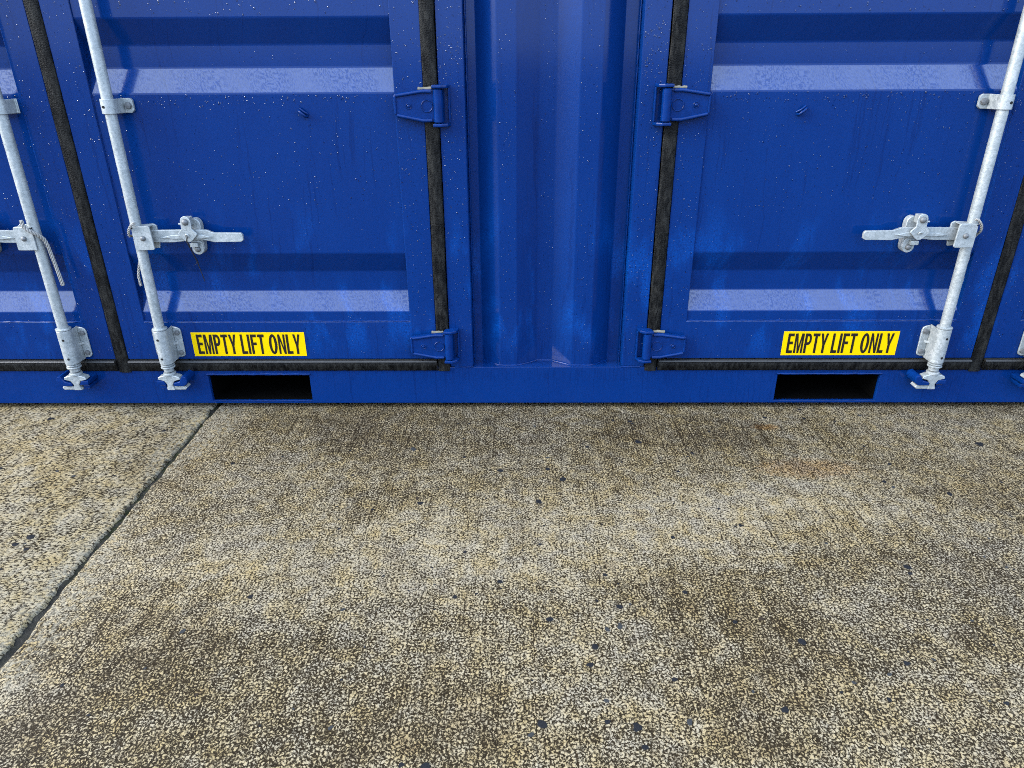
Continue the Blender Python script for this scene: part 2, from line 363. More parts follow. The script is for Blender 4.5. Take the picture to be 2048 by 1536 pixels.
def gpt(px, py):
    d = F * 1420 + R * (px - 1024) - U * (py - 768); tt = -1.17102 / d.z
    return (-0.10214 + tt * d.x, -2.32795 + tt * d.y)
spots = [(1125,955,19),(1078,1000,17),(1000,938,17),(1095,935,14),(840,1003,13),(826,895,16),(1275,880,17),(1260,840,13),(1815,1130,16),(1085,1445,17),(1062,1465,9),(1275,1450,15),(1190,1290,14),(1215,1255,10),(1380,1440,11),(1605,1280,16),(1570,1415,13),(1240,1250,11),(1100,1235,14),(1780,1395,9),(1000,1160,11),(930,1100,9),(910,1190,10),(1180,1325,12),(1900,985,15),(1770,960,12),(1780,925,11),(1530,832,12),(1720,828,10),(1600,816,12),(1240,1210,13),(1215,1440,9),(850,1530,16),(1470,1240,10),(1960,885,20),(100,835,18),(60,1070,19),(30,1085,14),(500,1190,11),(1290,1490,11),(1350,1355,10),(1080,1085,8),(1370,1180,11),(1780,1345,8)]
protos = [stone_mesh(i) for i in range(8)]; used = set(); rnd = random.Random(5)
for i, (px, py, r) in enumerate(spots):
    x, y = gpt(px, py); k = rnd.choice((0, 1, 3, 4, 6, 7)) if i % 3 else 0
    r *= 0.00085
    par = slab_r if x > JX else slab_l
    if k not in used: o = protos[k]; used.add(k); o.parent = par
    else: o = inst(protos[k], 'stone', (0, 0, 0), par)
    o.location = (x, y, 0.0); o.scale = (r, r, 0.012); o.rotation_euler = (0, 0, rnd.uniform(0, 6.28))
for i in range(250):
    y = -1.55 + 1.5 * rnd.random() ** 0.8; x = rnd.uniform(-1.9, 1.5)
    if abs(x - JX) < 0.05: continue
    k = rnd.randrange(8); r = rnd.choice((0.003, 0.0035, 0.004, 0.005, 0.0055, 0.007, 0.009))
    par = slab_r if x > JX else slab_l
    if k not in used: o = protos[k]; used.add(k); o.parent = par
    else: o = inst(protos[k], 'stone', (0, 0, 0), par)
    o.location = (x, y, 0.0); o.scale = (r, r, 0.008); o.rotation_euler = (0, 0, rnd.uniform(0, 6.28))

# ================================================================ shipping container (side-opening, 6.06 m long)
ZB, ZS, ZT, HL, DEP = 0.014, 0.157, 2.591, 3.029, 2.438
C = empty('shipping_container')
tag(C, 'blue steel side-opening shipping container standing on the concrete yard', 'container')

# bottom rail with fork pocket openings
px = [-2.87, -1.2235, -0.857, 0.826, 1.192, 2.87]; pz = [ZB, 0.0225, 0.1295, ZS]
bm = bmesh.new(); vv = {}
def gv(i, k, y):
    if (i, k, y) not in vv:
        jx_, jz_ = 0, 0
        vv[(i, k, y)] = bm.verts.new((px[i] + jx_, y, pz[k] + jz_))
    return vv[(i, k, y)]
solid = lambda i, k: 0 <= i < 5 and 0 <= k < 3 and not (i in (1, 3) and k == 1)
for i in range(5):
    for k in range(3):
        if not solid(i, k): continue
        for y in (0.0, 0.12): bm.faces.new((gv(i, k, y), gv(i+1, k, y), gv(i+1, k+1, y), gv(i, k+1, y)))
        for (di, dk, a, b) in ((-1, 0, (i, k), (i, k+1)), (1, 0, (i+1, k), (i+1, k+1)), (0, -1, (i, k), (i+1, k)), (0, 1, (i, k+1), (i+1, k+1))):
            if not solid(i+di, k+dk): bm.faces.new((gv(*a, 0.0), gv(*b, 0.0), gv(*b, 0.12), gv(*a, 0.12)))
link('bottom_rail', bm, M_paint, C, 35, 0.002)
for (a, b) in ((-1.2235, -0.857), (0.826, 1.192)):
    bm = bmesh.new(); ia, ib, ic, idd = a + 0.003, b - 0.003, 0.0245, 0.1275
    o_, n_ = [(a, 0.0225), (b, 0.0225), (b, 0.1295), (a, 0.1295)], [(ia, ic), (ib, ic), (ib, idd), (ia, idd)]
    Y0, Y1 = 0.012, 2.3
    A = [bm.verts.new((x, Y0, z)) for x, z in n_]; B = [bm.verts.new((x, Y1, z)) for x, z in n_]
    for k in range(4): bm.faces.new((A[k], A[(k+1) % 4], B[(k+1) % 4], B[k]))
    bm.faces.new(B)  # closed rear end, added to keep daylight out of the tunnel
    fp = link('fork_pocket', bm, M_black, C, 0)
    # torch-cut lip along the upper edge
    weld('cut_lip', [(a - 0.004, -0.0005, 0.1305), (b + 0.004, -0.0005, 0.1305)], 0.0042, fp, M_part, int(a * 100))
    weld('cut_lip', [(a, 0.001, 0.0225), (b, 0.001, 0.0225)], 0.0022, fp, M_part, int(b * 100))
# rear (left without pocket openings to keep light out) and end bottom rails, floor
bm = bmesh.new(); box(bm, -2.87, 2.87, DEP - 0.1, DEP, ZB, ZS); link('bottom_rail', bm, M_paint, C, 35, 0.003)
for s in (-1, 1):
    bm = bmesh.new(); box(bm, s * 2.93, s * HL, 0.18, DEP - 0.18, ZB, ZS); link('bottom_rail', bm, M_paint, C, 35, 0.003)
bm = bmesh.new(); box(bm, -2.86, 2.86, 0.125, DEP - 0.11, 0.1335, 0.155); link('floor', bm, mat_simple('plywood_floor', (0.16, 0.10, 0.055), 0.7, 0, 30, 0.3), C, 0)
# corner castings and posts
def casting(x, y, z):
    bm = bmesh.new(); box(bm, x - 0.081, x + 0.081, y - 0.089, y + 0.089, z - 0.059, z + 0.059)
    o = link('corner_casting', bm, M_part, C, 35, 0.006)
    sy = -1 if y < 1 else 1
    bm = bmesh.new(); pts = [(0.036 * math.cos(a), 0.022 * math.sin(a)) for a in [2 * math.pi * k / 16 for k in range(16)]]
    prism(bm, [(x + p, z + q) for p, q in pts], y + sy * 0.0895, y + sy * 0.0875, 'Y'); link('casting_hole_disc', bm, M_hole, o, 0)
for s in (-1, 1):
    for yy in (0.089, DEP - 0.089):
        casting(s * (HL - 0.081), yy, 0.071); casting(s * (HL - 0.081), yy, ZT - 0.059)
        bm = bmesh.new(); box(bm, s * (HL - 0.15), s * (HL - 0.004), yy - 0.085, yy + 0.085, 0.131, ZT - 0.119); link('corner_post', bm, M_paint, C, 35, 0.006)
for yy in (0.0, DEP - 0.1):
    bm = bmesh.new(); box(bm, -HL + 0.165, HL - 0.165, yy, yy + 0.1, ZT - 0.10, ZT - 0.012); link('top_rail', bm, M_paint, C, 35, 0.004)
for s in (-1, 1):
    bm = bmesh.new(); box(bm, s * (HL - 0.06), s * HL, 0.18, DEP - 0.18, ZT - 0.10, ZT - 0.012); link('top_rail', bm, M_paint, C, 35, 0.004)
# corrugated end walls, rear wall and roof
def wave(u0, u1, n, d):
    out, L = [], (u1 - u0) / n
    for i in range(n):
        a = u0 + i * L; out += [(0, a), (0, a + L * .26), (d, a + L * .5), (d, a + L * .76)]
    return out + [(0, u1)]
bm = bmesh.new(); sheet(bm, [(DEP - 0.05 - y, u) for y, u in wave(-2.87, 2.87, 20, 0.036)], ZS, ZT - 0.1, 0.002, 'Z'); link('rear_wall', bm, M_paint, C, 20)
for s in (-1, 1):
    bm = bmesh.new(); pts = [(s * (HL - 0.02 - y), u) for y, u in wave(0.17, DEP - 0.17, 9, 0.045)]
    prism(bm, pts + [(x - s * 0.002, u) for x, u in reversed(pts)], ZS, ZT - 0.1, 'Z'); link('end_wall', bm, M_paint, C, 20)
bm = bmesh.new(); pts = [(u, ZT - 0.035 + y) for y, u in wave(-2.95, 2.95, 28, 0.02)]
prism(bm, pts + [(u, z - 0.002) for u, z in reversed(pts)], 0.1, DEP - 0.1, 'Y'); link('roof_panel', bm, M_paint, C, 20)

# hinge posts either side of the fixed corrugated bay, and beside the corner posts
def post(x0, x1):
    bm = bmesh.new(); box(bm, x0, x1, 0.0, 0.10, ZS + 0.001, ZT - 0.101); return link('hinge_post', bm, M_paint, C, 35, 0.005)
posts = {}
for s in (-1, 1):
    posts[(s, 0)] = post(s * 0.2645, s * 0.3455); posts[(s, 1)] = post(s * 2.693, s * 2.8775)
    weld('weld_bead', [(s * 0.2645, 0.001, ZS), (s * 0.33, 0.001, ZS)], 0.0024, posts[(s, 0)], None, 3 + s)
    weld('weld_bead', [(s * 0.2615, 0.050, ZS), (s * 0.2615, 0.050, ZT - 0.11)], 0.0032, posts[(s, 0)], None, 8 + s)
# fixed centre bay
YO, YI = 0.014, 0.061
prof = [(YI, -0.2645), (YI, -0.232), (YO, -0.168), (YO, -0.108), (YI, -0.036), (YI, 0.017), (YO, 0.086), (YO, 0.153), (YI, 0.219), (YI, 0.2645)]
bm = bmesh.new()
# soften the press folds with short arcs
pp = [prof[0]]
for a, b, c in zip(prof, prof[1:], prof[2:]):
    va, vb, vc = Vector(a), Vector(b), Vector(c); d1 = (va - vb).normalized() * 0.0035; d2 = (vc - vb).normalized() * 0.0035
    for tt in (0, .25, .5, .75, 1): q = (vb + d1) * (1-tt)**2 + vb * 2*tt*(1-tt) + (vb + d2) * tt*tt; pp.append((q.x, q.y))
pp.append(prof[-1])
sheet(bm, pp, ZS, ZT - 0.1, 0.002, 'Z'); centre = link('corrugated_panel', bm, M_paint, C, 28, wn=True)
weld('weld_bead', [(u, y - 0.001, ZS + 0.001) for y, u in prof[1:-1]], 0.004, centre, None, 21)  # weld bead, thickened to give the pale line of light reflected by the ledge

# ---------------------------------------------------------------- hinges
def hinge(s, hx, z, door, pst):
    """leaf tapers onto the door stile; barrel beside the gasket on the post; s points from post to door"""
    X = lambda d: hx + s * d          # d measured from the post-side gasket edge towards the door
    bm = bmesh.new()
    out = [(X(0.010), z - 0.046), (X(0.040), z - 0.047), (X(0.128), z - 0.031), (X(0.134), z - 0.024), (X(0.134), z + 0.030), (X(0.127), z + 0.036), (X(0.040), z + 0.047), (X(0.010), z + 0.046)]
    prism(bm, out, -0.026, -0.010, 'Y')
    lf = link('hinge', bm, M_part, door, 40, 0.004)
    # raised rims, bosses and barrel
    bm = bmesh.new()
    tube(bm, [(X(0.018), -0.027, z + 0.041), (X(0.045), -0.027, z + 0.0415), (X(0.124), -0.027, z + 0.030)], 0.0055, 8)
    tube(bm, [(X(0.018), -0.027, z - 0.041), (X(0.045), -0.027, z - 0.0415), (X(0.124), -0.027, z - 0.026)], 0.0055, 8)
    tube(bm, [(X(0.128), -0.026, z + 0.028), (X(0.128), -0.026, z - 0.022)], 0.0035, 8)
    link('hinge_rib', bm, M_part, door, 60)
    for (bx, r1, r0) in ((0.033, 0.017, 0.0018), (0.088, 0.008, 0.0013)):
        bm = bmesh.new(); n = 24
        ring = [(X(bx) + r1 * math.cos(2*math.pi*k/n), -0.0265, z + r1 * math.sin(2*math.pi*k/n)) for k in range(n + 1)]
        tube(bm, ring, r0, 6, False)
        if bx > .05: lathe(bm, [(0.005, 0.024), (0.005, 0.028), (0.003, 0.0295)], (X(bx), 0, z), 'Y', 10)
        link('hinge_boss', bm, M_part, door, 60)
    bm = bmesh.new()
    lathe(bm, [(0.012, -0.047), (0.0145, -0.0455), (0.0145, 0.0455), (0.012, 0.047)], (X(-0.002), -0.0265, z), 'Z', 18)
    link('hinge_barrel', bm, M_part, door, 40)
    bm = bmesh.new()
    for zz in (z + 0.0495, z - 0.0595):
        prism(bm, [(X(0.016), -0.040), (X(-0.012), -0.043), (X(-0.030), -0.030), (X(-0.037), 0.001), (X(-0.012), 0.001), (X(0.012), -0.012)], zz, zz + 0.010, 'Z')
    box(bm, X(-0.037), X(-0.030), -0.012, 0.0, z - 0.0495, z + 0.0495)
    link('hinge_lug', bm, M_part, pst, 40, 0.003)
    bm = bmesh.new(); rr = random.Random(int(z * 100) + int(s))
    tube(bm, [(X(0.018 + 0.008 * k), -0.012 + rr.uniform(-.002, .002), z + 0.0475 + rr.uniform(-.001, .002)) for k in range(6)], [rr.uniform(0.004, 0.0065) for _ in range(6)], 7)
    link('sealant_bead', bm, M_putty, door, 60)

# ---------------------------------------------------------------- lettering outlines (unit height)
def letters(bm, text, x0, x1, z0, z1, y):
    T = 0.168; out = []; cx = 0.0
    def face(pts): out.append([(cx + a, b) for a, b in pts])
    def arcstrip(c, rx, ry, tx, ty, a0, a1, n=14):
        for i in range(n):
            u, v = a0 + (a1 - a0) * i / n, a0 + (a1 - a0) * (i + 1) / n
            f = lambda a, kx, ky: (c[0] + kx * math.cos(a), c[1] + ky * math.sin(a))
            face([f(u, rx, ry), f(v, rx, ry), f(v, rx - tx, ry - ty), f(u, rx - tx, ry - ty)])
    h = 0.145
    for ch in text:
        w = 0.46
        if ch == ' ': cx += 0.23; continue
        if ch in 'EFL':
            w = 0.43 if ch != 'L' else 0.41
            face([(0, 0), (T, 0), (T, 1), (0, 1)])
            if ch in 'EL': face([(T, 0), (w, 0), (w, h), (T, h)])
            if ch in 'EF': face([(T, 1 - h), (w, 1 - h), (w, 1), (T, 1)]); face([(T, .45), (w - .035, .45), (w - .035, .45 + h), (T, .45 + h)])
        elif ch == 'I': w = T; face([(0, 0), (T, 0), (T, 1), (0, 1)])
        elif ch == 'T': w = .47; face([(0, 1 - h), (w, 1 - h), (w, 1), (0, 1)]); face([(w/2 - T/2, 0), (w/2 + T/2, 0), (w/2 + T/2, 1 - h), (w/2 - T/2, 1 - h)])
        elif ch == 'Y':
            w = .52; m = w / 2; face([(m - T/2, 0), (m + T/2, 0), (m + T/2, .42), (m - T/2, .42)])
            face([(m - T/2, .42), (m, .42), (m, .60), (.165, 1), (0, 1)]); face([(m, .42), (m + T/2, .42), (w, 1), (w - .165, 1), (m, .60)])
        elif ch == 'M':
            w = .62; t2 = .14; m = w / 2
            face([(0, 0), (t2, 0), (t2, .72), (t2, 1), (0, 1)]); face([(w - t2, 0), (w, 0), (w, 1), (w - t2, 1), (w - t2, .72)])
            face([(t2, .72), (m - .065, 0), (m, 0), (m, .34), (t2 + .045, 1), (t2, 1)]); face([(m, 0), (m + .065, 0), (w - t2, .72), (w - t2, 1), (w - t2 - .045, 1), (m, .34)])
        elif ch == 'N':
            w = .51; t2 = .145
            face([(0, 0), (t2, 0), (t2, .68), (t2, 1), (0, 1)]); face([(w - t2, 0), (w, 0), (w, 1), (w - t2, 1), (w - t2, .32)])
            face([(t2, .68), (w - t2, 0), (w - t2, .32), (t2, 1)])
        elif ch == 'P':
            w = .47; face([(0, 0), (T, 0), (T, 1), (0, 1)])
            face([(T, 1 - h), (.25, 1 - h), (.25, 1), (T, 1)]); face([(T, .41), (.25, .41), (.25, .41 + h), (T, .41 + h)])
            arcstrip((.25, .705), .22, .295, .15, h, -math.pi / 2, math.pi / 2)
        elif ch == 'O': w = .58; arcstrip((.29, .5), .29, .515,   .185, .145, 0, 2 * math.pi, 28)
        cx += w + 0.075
    W_ = cx - 0.075; k = (x1 - x0) / W_
    for f in out: bm.faces.new([bm.verts.new((x0 + a * k, y, z0 + b * (z1 - z0))) for a, b in f])

# shared fixings
bm = bmesh.new(); lathe(bm, [(0.0095, 0), (0.0095, 0.003), (0.0085, 0.0065), (0.004, 0.0075)], (0, 0, 0), 'Y', 6); bolt0 = link('bolt', bm, M_bolt, None, 30)
bm = bmesh.new(); lathe(bm, [(0.0085, 0), (0.0085, 0.002), (0.0065, 0.006), (0.002, 0.0075)], (0, 0, 0), 'Y', 14); rivet0 = link('rivet', bm, M_bolt, None, 50)
bm = bmesh.new(); lathe(bm, [(0.0042, 0), (0.0042, 0.0012)], (0, 0, 0), 'Y', 10); hole0 = link('drain_hole_disc', bm, M_hole, None, 0)
protos_b = [bolt0, rivet0, hole0]

def rodset(s, X, Y, door, side):
    """locking bar gear; s: direction in which the lever points (towards hinge side); X,Y bar axis"""
    RB = 0.0168
    bm = bmesh.new(); tube(bm, [(X, Y, 0.165), (X, Y, ZT - 0.09)], RB, 20); link('locking_bar', bm, M_zinc, door, 40)
    # guide clamps
    for zc in (1.035, 1.95):
        n = 10; th = 0.004; f = []
        arc = [(X + (RB + 0.0015) * math.cos(a) * s, Y - (RB + 0.0015) * math.sin(a)) for a in [math.pi * k / n for k in range(n + 1)]]
        arc_o = [(X + (RB + 0.0055) * math.cos(a) * s, Y - (RB + 0.0055) * math.sin(a)) for a in [math.pi * k / n for k in range(n + 1)]]
        i_ = [(X + s * 0.026, -0.006)] + arc + [(X - s * 0.024, -0.006), (X - s * 0.034, -0.006)]
        o_ = [(X + s * 0.029, -0.0102)] + arc_o + [(X - s * 0.028, -0.010), (X - s * 0.034, -0.010)]
        bm = bmesh.new(); prism(bm, i_ + list(reversed(o_)), zc - 0.021, zc + 0.021, 'Z'); link('bar_clamp', bm, M_zinc, door, 40, 0.0012, 1)
        bm = bmesh.new(); prism(bm, [(X + s * .020, zc - .021), (X + s * .048, zc - .021), (X + s * .055, zc - .014), (X + s * .055, zc + .014), (X + s * .048, zc + .021), (X + s * .020, zc + .021)], -0.0100, -0.0005, 'Y'); link('clamp_flange', bm, M_zinc, door, 40, 0.0015, 2)
        inst(bolt0, 'bolt', (X + s * 0.041, -0.010, zc), door, (0, 0, 0), (1.15,) * 3)
        inst(hole0, 'drain_hole_disc', (X - s * 0.006, Y - RB - 0.0046, zc - 0.001), door)
    # lower bearing bracket with flanges
    for (z0, z1) in ((0.196, 0.318),):
        n = 12; rr = RB + 0.003
        arc = [(X + rr * math.cos(a), Y - rr * math.sin(a)) for a in [math.pi * k / n for k in range(n + 1)]]
        arc_o = [(X + (rr + .004) * math.cos(a), Y - (rr + .004) * math.sin(a)) for a in [math.pi * k / n for k in range(n + 1)]]
        bm = bmesh.new()
        prism(bm, [(X + rr, -0.004)] + arc + [(X - rr, -0.004), (X - rr - .004, -0.004)] + list(reversed(arc_o)) + [(X + rr + .004, -0.004)], z0, z1, 'Z')
        link('bearing_bracket', bm, M_zinc, door, 40, 0.001, 1)
        for sg in (-1, 1):
            bm = bmesh.new(); a = X + sg * (rr + .004); b = X + sg * 0.051
            prism(bm, [(a, z0 + .006), (b - sg * .012, z0 + .006), (b - sg * .003, z0 + .010), (b, z0 + .018), (b, z1 - .018), (b - sg * .003, z1 - .010), (b - sg * .012, z1 - .005), (a, z1 - .002)], -0.009, -0.003, 'Y')
            link('bracket_flange', bm, M_zinc, door, 40, 0.0015, 1)
            for zz in (z0 + 0.024, z1 - 0.024): inst(bolt0, 'bolt', (X + sg * 0.0385, -0.009, zz), door)
            bm = bmesh.new(); zz = (z0 + z1) / 2; prism(bm, [(X + sg * (rr + .0035), -0.0095), (X + sg * (rr + .0035), -0.022), (X + sg * (rr + .016), -0.0095)], zz - .004, zz + .004, 'Z'); link('bracket_rib', bm, M_zinc, door, 0)
        for zz in (z1 - 0.030, z0 + 0.022): inst(hole0, 'drain_hole_disc', (X - s * 0.0035, Y - rr - 0.0035, zz), door)
    for (zz, r, h) in ((0.3185, 0.0245, 0.008), (0.1775, 0.0235, 0.007), (0.186, 0.0225, 0.006), (0.150, 0.021, 0.010)):
        bm = bmesh.new(); lathe(bm, [(r - .003, 0), (r, .002), (r, h - .002), (r - .003, h)], (X, Y, zz), 'Z', 22); link('bar_collar', bm, M_zinc, door, 40)
    # cam at the foot of the bar
    bm = bmesh.new(); zc = 0.122
    prism(bm, [(X - .016, zc + .030), (X + .016, zc + .030), (X + .036, zc + .024), (X + .040, zc + .015), (X + .018, zc + .009), (X + .009, zc - .006), (X + .014, zc - .026), (X - .012, zc - .026), (X - .010, zc - .004), (X - .018, zc + .009), (X - .040, zc + .015), (X - .036, zc + .024)], Y - .016, Y + .012, 'Y')
    prism(bm, [(X - s * .016, zc - .026), (X + s * .050, zc - .026), (X + s * .056, zc - .019), (X + s * .050, zc - .012), (X + s * .016, zc - .012), (X - s * .016, zc - .018)], Y - .012, Y + .022, 'Y')
    link('locking_cam', bm, M_zinc, door, 30, 0.0015, 1)
    # blue keepers welded to the rail
    bm = bmesh.new()
    prism(bm, [(X + s * .013, zc - .010), (X + s * .050, zc - .010), (X + s * .061, zc - .003), (X + s * .066, zc + .012), (X + s * .062, zc + .026), (X + s * .048, zc + .030), (X + s * .043, zc + .020), (X + s * .036, zc + .008), (X + s * .013, zc + .002)], Y - .020, 0.001, 'Y')
    link('cam_keeper', bm, M_part, C, 40, 0.004)
    bm = bmesh.new()
    prism(bm, [(X - s * .012, zc - .006), (X - s * .044, zc - .005), (X - s * .046, zc + .011), (X - s * .020, zc + .011)], Y - .018, 0.001, 'Y')
    prism(bm, [(X - s * .018, zc - .024), (X - s * .040, zc - .024), (X - s * .042, zc - .010), (X - s * .018, zc - .010)], Y - .008, 0.001, 'Y')
    link('cam_keeper', bm, M_part, C, 40, 0.003)
    bm = bmesh.new(); lathe(bm, [(.0065, 0.0), (.0065, .012), (.004, .015)], (X - s * .034, Y + .008, zc - .019), 'Y', 10); link('keeper_pin', bm, M_zinc, door, 40)
    # handle hub: folded plate clasping the bar, pivot pin
    zh = 0.640
    bm = bmesh.new(); prism(bm, [(X - s * .006, zh - .038), (X + s * .052, zh - .038), (X + s * .056, zh - .034), (X + s * .053, zh + .034), (X + s * .048, zh + .038), (X - s * .006, zh + .037)], Y - RB - .008, Y - RB - .002, 'Y')
    prism(bm, [(X - s * .004, zh - .036), (X + s * .056, zh - .040), (X + s * .060, zh - .020), (X + s * .060, zh + .034), (X + s * .050, zh + .040), (X - s * .004, zh + .036)], Y + .010, Y + .016, 'Y')
    prism(bm, [(X - s * .006, Y - RB - .008), (X + s * .0, Y - RB - .008), (X + s * .0, Y + .016), (X - s * .006, Y + .010)], zh + .030, zh + .037, 'Z')
    box(bm, X + s * .012, X + s * .048, Y - RB - .002, Y + .010, zh + .0335, zh + .0375)
    link('handle_hub', bm, M_zinc, door, 30, 0.001, 1)
    inst(rivet0, 'rivet', (X + s * .026, Y - RB - .008, zh), door)
    # lever
    y0 = -0.040
    bm = bmesh.new()
    prism(bm, [(X + s * .030, zh - .019), (X + s * .110, zh - .019), (X + s * .170, zh - .013), (X + s * .205, zh - .010), (X + s * .245, zh - .019), (X + s * .330, zh - .018), (X + s * .338, zh - .013), (X + s * .338, zh + .006), (X + s * .332, zh + .011), (X + s * .245, zh + .012), (X + s * .222, zh + .021), (X + s * .150, zh + .022), (X + s * .030, zh + .020)], y0 - .006, y0 + .005, 'Y')
    link('handle', bm, M_zinc, door, 30, 0.0012, 1)
    bm = bmesh.new()
    prism(bm, [(X + s * .070, zh - .003), (X + s * .112, zh + .006), (X + s * .205, zh + .007), (X + s * .240, zh - .002), (X + s * .205, zh - .006), (X + s * .112, zh - .007)], y0 - .0115, y0 - .0062, 'Y')
    link('handle_rib', bm, M_zinc, door, 30, 0.0015, 1)
    # catch: slotted plate on the door with the swinging hasp over the lever
    xc = X + s * 0.166
    def stadium(x, za, zb, r, n=9, tilt=0.0):
        pts = [(x + r * math.cos(a), zb - r + r * math.sin(a)) for a in [math.pi * k / n for k in range(n + 1)]]
        pts += [(x + tilt + r * math.cos(a), za + r + r * math.sin(a)) for a in [math.pi + math.pi * k / n for k in range(n + 1)]]
        return pts
    bm = bmesh.new(); prism(bm, stadium(xc + s * .012, zh - .064, zh + .054, .0205), -0.026, -0.001, 'Y'); link('handle_catch', bm, M_zinc, door, 40, 0.0015, 1)
    bm = bmesh.new(); prism(bm, stadium(xc + s * .012, zh - .064, zh - .014, .0195), -0.030, -0.0262, 'Y')
    box(bm, xc - .010 + s * .004, xc + .016 + s * .004, -0.044, -0.030, zh - .036, zh - .022); link('catch_tab', bm, M_zinc, door, 40, 0.002)
    inst(rivet0, 'rivet', (xc + s * .012, -0.030, zh - .045), door, (0, 0, 0), (1.15,) * 3)
    bm = bmesh.new(); yh = y0 - .0125
    prism(bm, [(xc - .017 + p * 0, 0) for p in []] or [(xc - .0165, zh + .052), (xc - .0125, zh + .062), (xc - .004, zh + .067), (xc + .004, zh + .067), (xc + .0125, zh + .062), (xc + .0165, zh + .052), (xc + .0165, zh + .026), (xc + .029, zh + .014), (xc + .031, zh + .008), (xc + .012, zh - .011), (xc + .004, zh - .016), (xc - .004, zh - .016), (xc - .012, zh - .011), (xc - .031, zh + .008), (xc - .029, zh + .014), (xc - .0165, zh + .026)], yh - .006, yh, 'Y')
    link('catch_hasp', bm, M_zinc, door, 30, 0.001, 1)
    bm = bmesh.new(); box(bm, xc - .0125, xc + .0125, yh, -0.026, zh + .036, zh + .063); link('hasp_root', bm, M_zinc, door, 40, 0.002)
    inst(rivet0, 'rivet', (xc, yh - .006, zh + .049), door, (0, 0, 0), (1.25,) * 3)
    bm = bmesh.new(); lathe(bm, [(.003, 0), (.003, .008)], (0, 0, 0), 'Z', 8)
    for v in bm.verts: v.co = Vector((xc - s * .0165, yh, zh + .042)) + Vector((-s * v.co.z, v.co.y, v.co.x))
    link('hasp_pin', bm, M_zinc, door, 0)
    n = 16; bm = bmesh.new(); tube(bm, [(xc + .006 * math.cos(math.pi * k / n), yh - .0085 - .003 * math.sin(math.pi * k / n), zh + .004 + .007 * math.sin(math.pi * k / n)) for k in range(n + 1)], .002, 6); link('seal_eye', bm, M_zinc, door, 60)

